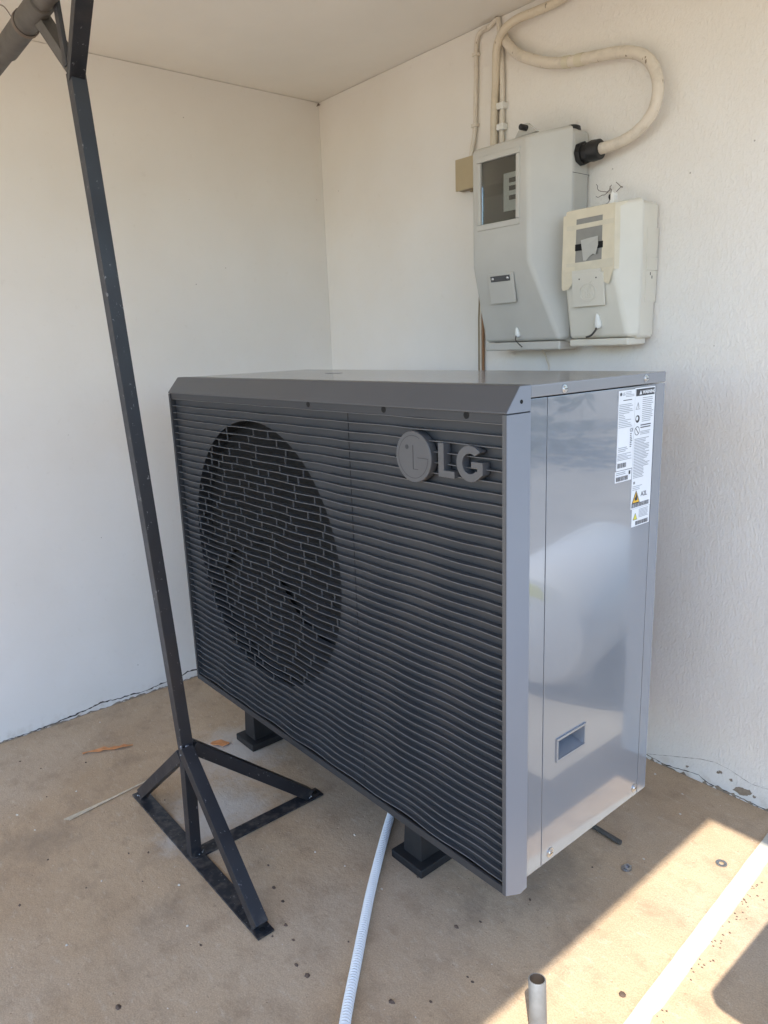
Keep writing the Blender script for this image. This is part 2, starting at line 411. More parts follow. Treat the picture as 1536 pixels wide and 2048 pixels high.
# silver skin on the outer faces of the frame, as the photo shows it
prism('end_cap', [(YF+.0015, ZS+.0008), (YF+.0015, 1.1019), (-.884, ZT-.0012), (YR-.001, ZT-.0012), (YR-.001, ZS+.0008)], 0, X1, X1+.0012, M['cap'], hp)
prism('end_cap', [(YF+.0015, ZB+.001), (YF+.0015, ZS-.0016), (YR-.001, ZS-.0016), (YR-.001, .2092), (-.876, .2064)], 0, X1, X1+.0012, M['cap'], hp)
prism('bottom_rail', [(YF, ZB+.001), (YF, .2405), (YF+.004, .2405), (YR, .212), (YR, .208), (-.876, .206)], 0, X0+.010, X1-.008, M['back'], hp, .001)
GX0, GX1 = X0+.010, X1-.008
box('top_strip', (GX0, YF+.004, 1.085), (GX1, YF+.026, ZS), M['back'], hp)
for x in (1.154, 1.402, 1.613):
    lathe('screw_hole', (x, YF+.0038, 1.0945), (0, -1, 0), [(0, .0062), (.0004, .0062)], M['void'], hp, 14)
lathe('screw_hole', (X1+.0012, -.881, 1.117), (1, 0, 0), [(0, .0034), (.0004, .0034)], M['void'], hp, 14)
# backing sheet with the round fan opening
FC, FR = (.882, .703), .340
YK = YF+.016
angs = sorted(set([2*math.pi*i/96 for i in range(96)] + [math.atan2(z-FC[1], x-FC[0]) % (2*math.pi) for x in (GX0, GX1) for z in (.24, 1.0995)]))
vs, fs = [], []
for a in angs:
    cx, cz = math.cos(a), math.sin(a)
    t = min(((GX1 if cx > 0 else GX0)-FC[0])/cx if abs(cx) > 1e-6 else 9, ((1.0995 if cz > 0 else .24)-FC[1])/cz if abs(cz) > 1e-6 else 9)
    vs += [(FC[0]+FR*cx, YK, FC[1]+FR*cz), (FC[0]+t*cx, YK, FC[1]+t*cz), (FC[0]+FR*cx, YK+.10, FC[1]+FR*cz)]
k = len(angs)
for i in range(k):
    j = (i+1) % k; fs += [(3*i, 3*i+1, 3*j+1, 3*j), (3*i, 3*j, 3*j+2, 3*i+2)]
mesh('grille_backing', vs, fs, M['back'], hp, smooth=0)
lathe('fan_chamber', (FC[0], YK+.099, FC[1]), (0, 1, 0), [(0, FR+.005), (.002, FR+.005)], M['void'], hp, 48)
fan = lathe('fan_hub', (FC[0], YK+.085, FC[1]), (0, -1, 0), [(0, .07), (.03, .068), (.038, .05)], M['void'], hp, 24)
for b in range(3):
    vs = []
    for i in range(9):
        for q, rr in enumerate((.065, .20, .33)):
            a = b*2.094 + .35 + (i/8-.5)*1.15 + q*.28
            vs.append((FC[0]+rr*math.cos(a), YK+.086-.055*(i/8), FC[1]+rr*math.sin(a)))
    mesh('fan_blade', vs, [(3*i+q, 3*i+q+1, 3*i+q+4, 3*i+q+3) for i in range(8) for q in range(2)], M['void'], hp)
# wavy fins, each its own slat
def wave(x, i):
    e = min(1, max(0, (x-GX0)/.05)) * min(1, max(0, (GX1-x)/.05)); e = e*e*(3-2*e)
    ph = i*.27 + .6*math.sin(i*.31)
    return e*(.72*math.sin(2*math.pi*x/.172+ph) + .45*math.sin(2*math.pi*x/.271-ph*.6+1.3))
PITCH = .01905; slat_z = [1.0835 - PITCH*i for i in range(45)]
NX = 84
for i, z0 in enumerate(slat_z):
    vs, fs = [], []
    for q in range(NX+1):
        x = GX0 + (GX1-GX0)*q/NX; wv = wave(x, i); y = YF+.0045+.0021*wv; z = z0+.00025*wv
        vs += [(x, y+.0002, z-.0006), (x, y, z+.0004), (x, y+.0008, z+.0009), (x, YK+.001, z0+.0012), (x, YK+.001, z0-.0014)]
    for q in range(NX):
        a = 5*q; fs += [(a+s, a+(s+1) % 5, a+5+(s+1) % 5, a+5+s) for s in range(5)]
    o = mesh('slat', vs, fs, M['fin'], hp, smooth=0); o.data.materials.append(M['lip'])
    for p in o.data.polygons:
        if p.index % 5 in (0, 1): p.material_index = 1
# short upright webs between the fins across the fan opening
vs, fs = [], []
def cuboid(vs, fs, a, b):
    k = len(vs); vs += [(x, y, z) for x in (a[0], b[0]) for y in (a[1], b[1]) for z in (a[2], b[2])]
    fs += [(k, k+1, k+3, k+2), (k+4, k+6, k+7, k+5), (k, k+4, k+5, k+1), (k+2, k+3, k+7, k+6), (k, k+2, k+6, k+4), (k+1, k+5, k+7, k+3)]
rw = random.Random(3)
for i in range(44):
    zc = slat_z[i]-PITCH/2
    if abs(zc-FC[1]) > FR-.012: continue
    half = math.sqrt(FR**2-(zc-FC[1])**2); x = FC[0]-half+rw.uniform(.01, .07)
    while x < FC[0]+half:
        y = YF+.0075+0.0021*.5*(wave(x, i)+wave(x, i+1))
        cuboid(vs, fs, (x, y, slat_z[i+1]), (x+.0014, y+.0028, slat_z[i]))
        x += rw.choice((.045, .07, .085, .10, .13))
stuff(mesh('guard_web', vs, fs, M['frame'], hp, smooth=0))
# seams across the backing
box('seam', (1.2745, YK-.0006, .245), (1.2757, YK+.0005, 1.084), M['void'], hp)
# emblem: raised disc and two letters
YL = YF-.004
dc = (1.4885, 1.0145)
emb = lathe('emblem_disc', (dc[0], YF+.012, dc[1]), (0, -1, 0), [(0, .0465), (.0150, .0465), (.016, .0455)], M['frame'], hp, 56)
def flat_arc(name, c, r, a0, a1, wd, y, parent, mat, n=36):
    vs, fs = [], []
    for i in range(n+1):
        a = R(a0+(a1-a0)*i/n)
        for rr in (r-wd/2, r+wd/2): vs.append((c[0]+rr*math.cos(a), y, c[1]+rr*math.sin(a)))
    return mesh(name, vs, [(2*i, 2*i+1, 2*i+3, 2*i+2) for i in range(n)], mat, parent, smooth=0)
flat_arc('emblem_ring', dc, .0385, 62, 360, .0011, YL-.0003, emb, M['back'])
box('emblem_stroke', (dc[0]-.0008, YL-.0004, dc[1]-.0225), (dc[0]+.0006, YL, dc[1]+.021), M['back'], emb)
box('emblem_stroke', (dc[0]-.0008, YL-.0004, dc[1]-.0225), (dc[0]+.013, YL, dc[1]-.0215), M['back'], emb)
box('emblem_stroke', (dc[0]+.012, YL-.0004, dc[1]-.0012), (dc[0]+.039, YL, dc[1]), M['back'], emb)
lathe('emblem_eye', (dc[0]-.016, YL, dc[1]+.017), (0, -1, 0), [(0, .0042), (.0004, .0042)], M['back'], emb, 16)
def ext(name, poly, parent):
    return prism(name, poly, 1, YL, YF+.014, M['frame'], parent, .0006)
lx, lz, lh = 1.5525, .9865, .0585
ext('letter', [(lx, lz), (lx+.0385, lz), (lx+.0385, lz+.0118), (lx+.0135, lz+.0118), (lx+.0135, lz+lh), (lx, lz+lh)], hp)
gc = (1.6265, .9865+.029)
def ell(a, s=1.): return (gc[0]+.0305*s*math.cos(R(a)), gc[1]+.0305*s*math.sin(R(a)))
out = [ell(a) for a in range(42, 325, 12)]
inn = [ell(a, .56) for a in range(318, 41, -14)]
xr_ = gc[0]+.0285
poly = out + [(xr_, gc[1]-.0165), (xr_, gc[1]+.004), (gc[0]+.003, gc[1]+.004), (gc[0]+.003, gc[1]-.0065), (gc[0]+.0165, gc[1]-.0065), (gc[0]+.0165, gc[1]-.0118)] + inn
ext('letter', poly, hp)
# body: lid, corner posts, service panel, back
XP = X1-.0015
box('body_core', (X0+.006, YR, .230), (X1-.075, YB-.003, 1.118), M['void'], hp)
box('lid', (X0+.0005, YR+.0006, 1.1208), (X1-.0003, YB, ZT-.001), M['lid'], hp, .0025, 3)
box('lid_emboss', (.812, -.62, ZT-.0012), (.864, -.60, ZT-.0004), M['frame'], hp, .0004)
box('front_strip', (X1-.07, YR+.0006, .2285), (XP, -.8118, 1.1192), M['body'], hp, .0012)
box('corner_post', (X1-.07, -.4742, .2285), (XP, YB, 1.1192), M['body'], hp, .0012)
box('end_panel', (X0+.0015, YR+.0006, .2285), (X0+.0065, YB, 1.1192), M['body'], hp, .0008)
box('rear_panel', (X0+.006, YB-.0035, .2285), (X1-.072, YB-.0005, 1.1192), M['body'], hp)
box('base_pan', (X0+.004, YR+.0006, .2265), (X1-.003, YB-.001, .2283), M['body'], hp)
# service panel with a handle opening
py0, py1, pz0, pz1 = -.8102, -.4758, .2290, 1.1190
hy0, hy1, hz0, hz1 = -.7665, -.6835, .4375, .4765
ys, zs = (py0, hy0, hy1, py1), (pz0, hz0, hz1, pz1)
vs = [(XP, y, z) for y in ys for z in zs] + [(XP-.012, y, z) for y in ys for z in zs]
fs = [(4*i+j, 4*i+j+1, 4*i+j+5, 4*i+j+4) for i in range(3) for j in range(3) if (i, j) != (1, 1)]
rim = [0, 1, 2, 3, 7, 11, 15, 14, 13, 12, 8, 4]
fs += [(rim[i], rim[(i+1) % 12], 16+rim[(i+1) % 12], 16+rim[i]) for i in range(12)]
pan = mesh('service_panel', vs, fs, M['body'], hp, .0012)
vs = [(XP, hy0, hz0), (XP, hy1, hz0), (XP, hy1, hz1), (XP, hy0, hz1), (XP-.03, hy0+.004, hz0+.012), (XP-.03, hy1-.004, hz0+.012), (XP-.03, hy1-.004, hz1-.002), (XP-.03, hy0+.004, hz1-.002)]
mesh('handle_pocket', vs, [(0, 1, 5, 4), (1, 2, 6, 5), (2, 3, 7, 6), (3, 0, 4, 7), (4, 5, 6, 7)], M['body'], pan)
vs, fs = [], []
for a, b in (((hy0-.005, hz0-.005), (hy1+.005, hz0)), ((hy0-.005, hz1), (hy1+.005, hz1+.005)), ((hy0-.005, hz0), (hy0, hz1)), ((hy1, hz0), (hy1+.005, hz1))):
    cuboid(vs, fs, (XP-.001, a[0], a[1]), (XP+.0028, b[0], b[1]))
mesh('handle_rim', vs, fs, M['body'], pan, .0008)
def screw(y, z, x=XP, r=.0055, wash=None):
    o = lathe('screw', (x, y, z), (1, 0, 0), [(0, wash or r*1.25), (.0012, wash or r*1.25), (.0014, r), (.0036, r*.85), (.0040, r*.3)], M['zinc'], hp, 18)
    box('screw_slot', (x+.0038, y-r*.7, z-.0006), (x+.0042, y+r*.7, z+.0006), M['void'], o)
screw(-.768, 1.1295, X1-.0005); screw(-.515, 1.132, X1-.0005)
screw(-.784, .2445, XP, .006, .0095); screw(-.487, .2475, XP, .006, .0095)
# printed labels on the side
XL = XP+.0008
def label(name, y0, y1, z0, z1): return box(name, (XP, y0, z0), (XL, y1, z1), M['paper'], hp)
def lines(name, parent, y0, y1, z0, z1, n, th, mat, seed=1, ragged=.4):
    rr = random.Random(seed); vs, fs = [], []
    for i in range(n):
        z = z1-(z1-z0)*(i+.5)/n; e = y1-(y1-y0)*ragged*rr.random()
        cuboid(vs, fs, (XL, y0, z-th/2), (XL+.0002, e, z+th/2))
    return stuff(mesh(name, vs, fs, mat, parent, smooth=0))
def bars(parent, y0, y1, z0, z1, seed):
    rr = random.Random(seed); vs, fs = [], []; y = y0
    while y < y1-.001:
        wd = rr.choice((.0005, .0008, .0013)); cuboid(vs, fs, (XL, y, z0), (XL+.0002, y+wd, z1)); y += wd+rr.choice((.0005, .0008, .0011))
    return stuff(mesh('barcode', vs, fs, M['ink'], parent, smooth=0))
L1 = label('rating_label', -.603, -.549, .966, 1.114)
lathe('printed_emblem', (XL, -.5965, 1.1075), (1, 0, 0), [(0, .0032), (.0002, .0032)], M['ink'], L1, 18)
text('printed_name', 'LG', .0075, (XL+.0002, -.5915, 1.105), M['inkl'], L1)
lines('fine_print', L1, -.580, -.551, 1.101, 1.112, 4, .0009, M['inkl'], 2)
lines('fine_print', L1, -.588, -.556, 1.094, 1.098, 1, .0014, M['ink'], 3)
lines('fine_print', L1, -.601, -.552, 1.045, 1.090, 14, .0010, M['inkl'], 4, .75)
text('printed_mark', 'CE', .009, (XL+.0002, -.5625, 1.036), M['ink'], L1)
lines('fine_print', L1, -.561, -.553, 1.006, 1.034, 8, .0016, M['ink'], 6, .5)
lines('fine_print', L1, -.599, -.566, 1.000, 1.010, 3, .0012, M['inkl'], 7)
lines('fine_print', L1, -.601, -.552, .984, .998, 5, .0010, M['inkl'], 8)
bars(L1, -.600, -.570, .9705, .9795, 5)
L1b = label('serial_label', -.6065, -.551, .9435, .9645)
lines('fine_print', L1b, -.603, -.566, .9565, .963, 2, .0013, M['inkl'], 9); bars(L1b, -.603, -.563, .9455, .954, 6)
box('printed_block', (XL, -.561, .955), (XL+.0002, -.555, .962), M['ink'], L1b)
L2 = label('warning_label', -.548, -.4785, .8825, 1.1155)
box('warning_band', (XL, -.5455, 1.1005), (XL+.0002, -.481, 1.1135), M['ink'], L2)
text('warning_word', 'WARNING', .0092, (XL+.0004, -.5235, 1.1038), M['paper'], L2, bold=.0002)
prism('warning_triangle', [(-.5345, 1.1030), (-.5255, 1.1030), (-.530, 1.1108)], 0, XL+.0002, XL+.0004, M['paper'], L2, smooth=0)
lines('fine_print', L2, -.522, -.482, 1.050, 1.098, 13, .0012, M['inkl'], 10, .25)
lines('fine_print', L2, -.526, -.486, 1.038, 1.047, 2, .0020, M['ink'], 11, .2)
lines('fine_print', L2, -.526, -.482, 1.026, 1.034, 3, .0010, M['inkl'], 12)
def tri(parent, y, z, s, mat, edge=M['ink']):
    prism('hazard_edge', [(y-s, z-s*.85), (y+s, z-s*.85), (y, z+s*.95)], 0, XL, XL+.0002, edge, parent, smooth=0)
    prism('hazard_fill', [(y-s*.78, z-s*.72), (y+s*.78, z-s*.72), (y, z+s*.68)], 0, XL+.0002, XL+.0004, mat, parent, smooth=0)
tri(L2, -.5375, 1.082, .0075, M['paper'], M['inkl'])
box('hazard_bolt', (XL+.0004, -.538, 1.078), (XL+.0006, -.537, 1.087), M['ink'], L2)
lathe('glove_symbol', (XL, -.5375, 1.0575), (1, 0, 0), [(0, .0072), (.0002, .0072)], M['ink'], L2, 20)
lathe('glove_symbol', (XL+.0002, -.5395, 1.0585), (1, 0, 0), [(0, .0038), (.0002, .0038)], M['paper'], L2, 14)
flat = []
def ring_x(name, c, r, wd, mat, parent, n=28):
    vs = []
    for i in range(n):
        a = 2*math.pi*i/n
        for rr in (r-wd, r): vs.append((XL+.0002, c[0]+rr*math.cos(a), c[1]+rr*math.sin(a)))
    return mesh(name, vs, [(2*i, 2*i+1, 2*((i+1) % n)+1, 2*((i+1) % n)) for i in range(n)], mat, parent, smooth=0)
ring_x('ban_ring', (-.5375, 1.035), .0085, .0013, M['ink'], L2)
prism('ban_bar', [(-.5435, 1.0405), (-.5425, 1.0415), (-.5315, 1.0295), (-.5325, 1.0285)], 0, XL, XL+.0002, M['ink'], L2, smooth=0)
lines('fine_print', L2, -.545, -.488, .943, 1.021, 26, .0012, M['inkl'], 13, .45)
box('printed_block', (XL, -.543, .932), (XL+.0002, -.537, .937), M['inkl'], L2)
lines('fine_print', L2, -.545, -.51, .919, .929, 3, .0010, M['inkl'], 14)
tri(L2, -.5315, .9055, .0145, M['yellow'])
prism('flame_symbol', [(-.536, .899), (-.527, .899), (-.5265, .905), (-.529, .909), (-.5315, .914), (-.5325, .907), (-.5365, .904)], 0, XL+.0004, XL+.0006, M['ink'], L2, smooth=0)
text('refrigerant_class', 'A2L', .0135, (XL+.0002, -.5145, .9045), M['ink'], L2)
bars(L2, -.546, -.484, .8850, .8935, 15)
L3 = label('hazard_label', -.543, -.4795, .8465, .8818)
tri(L3, -.5315, .8665, .0078, M['lime'])
lines('fine_print', L3, -.519, -.483, .862, .880, 7, .0010, M['inkl'], 16, .2); bars(L3, -.530, -.483, .8485, .8565, 17)
# rubber blocks under it
def foot(x0, x1, y0, y1, label):
    t = thing('rubber_foot', label, 'rubber foot', ((x0+x1)/2, (y0+y1)/2, 0), 'rubber feet under the heat pump')
    box('foot_flange', (x0, y0, 0), (x1, y1, .022), M['rubber'], t, .003)
    a = .021
    lo = [(x0+a, y0+a), (x1-a, y0+a), (x1-a, y1-a), (x0+a, y1-a)]; hi = [(x0+a+.007, y0+a+.006), (x1-a-.007, y0+a+.006), (x1-a-.007, y1-a-.006), (x0+a+.007, y1-a-.006)]
    vs = [(x, y, .022) for x, y in lo] + [(x, y, .178) for x, y in hi]
    mesh('foot_block', vs, [(3, 2, 1, 0), (4, 5, 6, 7)] + [(i, (i+1) % 4, 4+(i+1) % 4, 4+i) for i in range(4)], M['rubber'], t, .003)
    box('foot_channel', (x0+.024, y0+.02, .1785), (x1-.024, y1-.02, .188), M['galv'], t, .001)
    box('mount_bracket', (x0+.014, y0+.03, .1885), (x1-.014, y1-.03, .2262), M['frame'], t, .002)
foot(.515, .619, -.832, -.45, 'black rubber foot under the far end of the heat pump, beside pale dust')
foot(1.262, 1.368, -.823, -.44, 'black rubber foot beside the white corrugated hose under the heat pump')

# ------------------------------------------------------------------ steel post
pt = thing('steel_post', 'black painted steel post with braced three footed base and angled top arms', 'post', (.928, -1.178, 0))
W = .0285
box('base_bar', (.578, -1.197, .0005), (1.266, -1.157, .006), M['steel'], pt, .001)
box('base_bar', (.908, -1.1565, .0005), (.948, -.800, .006), M['steel'], pt, .001)
K = Vector((.928, -1.238, 1.73)); B = Vector((.928, -1.177, .006))
NJ = Vector((.928, -1.169, .292))
bar('upright', B, NJ, W*.96, W*.96, M['steel'], pt, (1, 0, 0))
bar('post_tube', NJ-Vector((0, 0, .004)), K, W, W, M['steel'], pt, (1, 0, 0))
bar('top_arm', K+Vector((-.004, .001, -.004)), (1.46, -1.353, 1.895), W, W, M['steel'], pt, (0, 0, 1))
bar('top_brace', (.9275, -1.2395, 1.738), (.842, -1.266, 1.852), .026, .024, M['oldsteel'], pt, (0, 1, 0))
bar('top_brace', (.929, -1.2525, 1.738), (.928, -1.261, 1.90), .008, .020, M['steel'], pt, (0, 1, 0))
bar('base_brace', NJ+Vector((.012, -.006, .006)), (1.245, -1.178, .014), .030, .030, M['steel'], pt, (0, 0, 1))
bar('base_brace', NJ+Vector((-.012, -.006, -.02)), (.605, -1.178, .014), .030, .020, M['steel'], pt, (0, 0, 1))
bar('base_brace', NJ+Vector((0, .012, .002)), (.928, -.838, .014), .030, .030, M['steel'], pt, (0, 0, 1))
tube('cross_tube', [(.35, -1.270, 1.848), (.66, -1.271, 1.849), (.96, -1.274, 1.851)], .0195, M['oldsteel'], pt, 20)
tube('tube_sleeve', [(.633, -1.271, 1.849), (.635, -1.271, 1.849), (.90, -1.273, 1.8505), (.902, -1.273, 1.8505)], [.0200, .0232, .0232, .0200], M['oldsteel'], pt, 20)
tube('binding_wire', smoothpath([(.66, -1.322, 1.90), (.72, -1.322, 1.888), (.775, -1.309, 1.876), (.785, -1.297, 1.856)], 5), .0012, M['thread'], pt, 6)
for k_ in range(3):
    tube('binding_wire', [(.782+.004*k_, -1.272+.0248*math.cos(a), 1.8497+.0248*math.sin(a)) for a in [i*math.pi/10 for i in range(21)]], .0012, M['thread'], pt, 6, caps=False)
for x, y in ((1.249, -1.177), (.586, -1.177), (.928, -.815)):
    lathe('bolt_hole', (x, y, .006), (0, 0, 1), [(0, .0065), (.0004, .0065)], M['void'], pt, 14)
rb = random.Random(5)
def bead(c, n, spread, rr=.003):
    vs, fs = [], []
    for i in range(n):
        p = Vector(c)+Vector([rb.uniform(-1, 1)*s for s in spread]); q = rr*rb.uniform(.5, 1.1); kk = len(vs)
        vs += [p+Vector(v)*q for v in ((1, 0, 0), (-1, 0, 0), (0, 1, 0), (0, -1, 0), (0, 0, 1), (0, 0, -1))]
        fs += [(kk+a, kk+b, kk+c2) for a, b, c2 in ((0, 2, 4), (2, 1, 4), (1, 3, 4), (3, 0, 4), (2, 0, 5), (1, 2, 5), (3, 1, 5), (0, 3, 5))]
    return stuff(mesh('weld_bead', vs, fs, M['weld'], pt))
bead((.944, -1.18, .300), 10, (.002, .012, .010)); bead((.610, -1.175, .012), 9, (.012, .016, .004))
bead((.928, -1.172, .010), 10, (.016, .016, .003)); bead((.930, -.845, .010), 8, (.014, .01, .003))

# ------------------------------------------------------------------ meter boxes
def meter_box(name, label, L, fr_t, fr_k, R_, D, zt, ztb, zk, zb, zlip, mat, win, hole):
    t = thing(name, label, 'meter box', ((L+R_)/2, 0, zlip))
    A = [(L, -D, zt), (fr_t, -D, zt), (fr_k, -D, zk), (L, -D, zk)]
    x0, x1, z0, z1 = win
    vs = A + [(R_-.013, -.103, zb), (L, -.103, zb),                 # 4,5 slope foot
              (R_, -.078, ztb), (R_, -.078, zk), (R_, -.078, zb), (L, -.078, ztb), (L, -.078, zk), (L, -.078, zb),   # 6..11
              (x0, -D, z0), (x1, -D, z0), (x1, -D, z1), (x0, -D, z1)]   # 12..15
    fs = [(3, 2, 4, 5), (1, 6, 7, 2), (2, 7, 8, 4), (0, 9, 6, 1), (0, 3, 10, 9), (3, 5, 11, 10), (5, 4, 8, 11)]
    if hole: fs += [(0, 1, 14, 15), (1, 2, 13, 14), (2, 3, 12, 13), (3, 0, 15, 12)]
    else: fs += [(0, 1, 2, 3)]
    mesh('cover', vs, fs, mat, t, .011, 3, smooth=40)
    box('back_shell', (L+.004, -.0772, zb-.005), (R_+.0005, -.002, ztb-.006), mat, t, .012, 3)
    box('bottom_lip', (L+.001, -.1035, zlip), (R_-.0115, -.02, zb-.0012), mat, t, .005, 3)
    return t

def on_slope(y0, z0, y1, z1):
    """frame of the sloping lower face: up direction and outward normal"""
    up = Vector((0, y0-y1, z0-z1)).normalized(); nrm = Vector((0, -up.z, up.y)).normalized()
    return up, nrm

def plate_on(name, c, up, nrm, wd, ht, th, mat, parent, bevel=.001, curl=0.):
    c = Vector(c); x = Vector((1, 0, 0)); vs = []
    for k in (0, 1):
        for sx, sy in ((-1, -1), (1, -1), (1, 1), (-1, 1)):
            lift = curl if (sy < 0) else 0.
            vs.append(c + x*sx*wd/2 + up*sy*ht/2 + nrm*(k*th + lift))
    return mesh(name, vs, [(3, 2, 1, 0), (4, 5, 6, 7)] + [(i, (i+1) % 4, 4+(i+1) % 4, 4+i) for i in range(4)], mat, parent, bevel)

# --- tall grey box
b1 = meter_box('meter_box', 'tall grey meter box with dark glass window and black cable gland', .926, 1.126, 1.133, 1.210, .157, 1.731, 1.747, 1.418, 1.205, 1.180, M['gbox'], (.962, 1.088, 1.530, 1.692), True)
vs, fs = [], []
for a, b in (((.948, 1.514), (1.102, 1.530)), ((.948, 1.692), (1.102, 1.708)), ((.948, 1.530), (.962, 1.692)), ((1.088, 1.530), (1.102, 1.692))):
    cuboid(vs, fs, (a[0], -.1605, a[1]), (b[0], -.150, b[1]))
mesh('window_frame', vs, fs, M['gbox'], b1, .003)
pane = box('window_pane', (.9625, -.1535, 1.5305), (1.0875, -.1515, 1.6915), M['glass'], b1)
mt = box('meter', (.955, -.145, 1.49), (1.10, -.08, 1.715), M['dark'], b1)
box('meter_band', (.956, -.1462, 1.602), (1.03, -.1452, 1.632), M['void'], mt)
pl = box('meter_plate', (1.036, -.1475, 1.555), (1.099, -.1455, 1.652), M['plate'], mt, .0006)
for z in (1.632, 1.612, 1.588): box('plate_print', (1.056, -.1481, z-.006), (1.092, -.1476, z+.006), M['ink'], pl)
up, nrm = on_slope(-.157, 1.418, -.103, 1.205)
fl = plate_on('flap', (1.030, -.1418, 1.355), up, nrm, .092, .082, .004, M['gbox'], b1, .0012, .006)
plate_on('flap_recess', Vector((1.030, -.1418, 1.355))+up*.027+nrm*.0058, up, nrm, .070, .016, .0012, M['frame'], fl, .0004)
for sx in (-.027, .027):
    lathe('rivet', Vector((1.030+sx, -.1418, 1.355))+up*.027+nrm*.0070, nrm, [(0, .0045), (.002, .0035), (.003, .001)], M['zinc'], fl, 12)
def seal(parent, c, up, nrm, mat, r=.0085, ln=.026):
    return lathe('seal', Vector(c)+nrm*.006, -up, [(0, r*.25), (ln*.15, r*.5), (ln*.85, r), (ln, r*.8)], mat, parent, 14)
seal(b1, (1.059, -.1115, 1.246), up, nrm, M['seal'])
tube('seal_wire', smoothpath([(1.059, -.119, 1.222), (1.060, -.122, 1.209), (1.072, -.119, 1.196), (1.080, -.118, 1.190)], 4), .0017, M['wire'], b1, 7)
pe = [(1.058, 1.739), (1.070, 1.755), (1.086, 1.768), (1.102, 1.768), (1.116, 1.756), (1.135, 1.740)]
prism('hanging_ear', pe, 1, -.128, -.118, M['gbox'], b1, .002)
tube('ear_bolt', [(1.097, -.150, 1.7555), (1.097, -.112, 1.7555)], .0075, M['black'], b1, 14)
lathe('rear_grommet', (1.185, -.045, 1.738), (0, 0, 1), [(0, .022), (.012, .020), (.016, .012)], M['black'], b1, 20)
gl = lathe('cable_gland', (1.2105, -.045, 1.679), (1, 0, 0), [(0, .029), (.014, .029), (.0145, .0235), (.026, .0235), (.0262, .0255), (.030, .0255), (.0302, .023), (.052, .0225), (.058, .020)], M['black'], b1, 8, 20)
lathe('gland_collar', (1.2105, -.045, 1.679), (1, 0, 0), [(.030, .0245), (.038, .026), (.060, .0245), (.062, .0205)], M['black'], gl, 24)
box('shell_seam', (1.2098, -.0765, 1.6315), (1.2112, -.003, 1.6327), M['frame'], b1)

# --- shorter cream box
b2 = meter_box('meter_box', 'shorter cream meter box with masking tape around its window', 1.229, 1.379, 1.379, 1.4185, .135, 1.527, 1.538, 1.378, 1.207, 1.187, M['gbox2'], (1.267, 1.346, 1.396, 1.502), False)
box('window_pane', (1.262, -.1362, 1.390), (1.350, -.1340, 1.506), M['pane2'], b2)
box('window_bar', (1.266, -.1372, 1.4265), (1.348, -.1363, 1.4425), M['void'], b2)
mesh('torn_paper', [(x, y, z) for x, y, z in ((1.283, -.1376, 1.451), (1.306, -.139, 1.4535), (1.334, -.1385, 1.4555), (1.336, -.140, 1.435), (1.331, -.1425, 1.411), (1.322, -.141, 1.4145), (1.309, -.139, 1.4075), (1.301, -.139, 1.400), (1.292, -.1385, 1.401), (1.288, -.138, 1.425))], [tuple(range(10))], M['torn'], b2, smooth=0)
def strip(pts, mat=M['tape']):
    """tape: a quad strip given by pairs of corners"""
    vs = [p for q in pts for p in q]
    return mesh('masking_tape', vs, [(2*i, 2*i+1, 2*i+3, 2*i+2) for i in range(len(pts)-1)], mat, b2, smooth=0)
def jagged(a, b, n=5, amp=.002):
    a, b = Vector(a), Vector(b); return [a.lerp(b, i/n)+Vector((rb.uniform(-amp, amp)*.4, 0, rb.uniform(-amp, amp))) for i in range(n+1)]
Y = -.1369
strip([((1.2285, Y, 1.515), (1.269, Y, 1.518)), ((1.228, Y, 1.45), (1.268, Y, 1.45)), ((1.226, Y-.0006, 1.378), (1.267, Y-.0006, 1.376)), ((1.224, Y+.0032, 1.340), (1.255, Y+.0028, 1.343)), ((1.226, Y+.005, 1.332), (1.243, Y+.005, 1.333))])
strip([((1.345, Y-.0001, 1.523), (1.379, Y, 1.527)), ((1.345, Y-.0001, 1.45), (1.380, Y, 1.45)), ((1.345, Y-.0001, 1.380), (1.381, Y, 1.376)), ((1.350, Y+.003, 1.345), (1.366, Y+.003, 1.338))])
strip([((1.379, Y, 1.526), (1.379, Y, 1.372)), ((1.395, -.1093, 1.530), (1.396, -.1083, 1.374))], M['tapes'])
strip([((1.238, Y-.0003, 1.502), (1.238, Y-.0003, 1.5245)), ((1.379, Y-.0003, 1.504), (1.378, Y-.0003, 1.5265))])
strip([((1.240, Y-.0004, 1.4775), (1.240, Y-.0004, 1.489)), ((1.378, Y-.0004, 1.480), (1.378, Y-.0004, 1.4915))], M['tapes'])
strip([((1.240, Y-.0005, 1.377), (1.240, Y-.0005, 1.3975)), ((1.378, Y-.0005, 1.379), (1.378, Y-.0005, 1.3995))], M['tapes'])
up2, nrm2 = on_slope(-.135, 1.378, -.103, 1.207)
hg = plate_on('flap_hinge', (1.302, -.1345, 1.374), up2, nrm2, .086, .010, .005, M['gbox2'], b2, .0012)
fc = Vector((1.305, -.1265, 1.330))
fl2 = plate_on('flap', fc, up2, nrm2, .094, .082, .0055, M['gbox2'], b2, .0012, .004)
def on2(x, v, lift=0.): return fc + Vector((x, 0, 0)) + up2*v + nrm2*(.0055+.002-.002*v/.041+lift)
tube('flap_emblem', [on2(.024*math.cos(a), -.006+.022*math.sin(a), .0004) for a in [i*math.pi/14 for i in range(29)]], .0011, M['gbox2'], fl2, 6, caps=False)
for x in (-.012, -.005, .002, .009): tube('flap_emblem', [on2(x, -.020, .0002), on2(x, .007, .0002)], .001, M['gbox2'], fl2, 6)
for a, b in (((-.015, .004), (-.001, -.010)), ((-.001, -.010), (.012, .022)), ((.012, .006), (.016, -.012))): tube('flap_emblem', [on2(*a, .0003), on2(*b, .0003)], .001, M['gbox2'], fl2, 6)
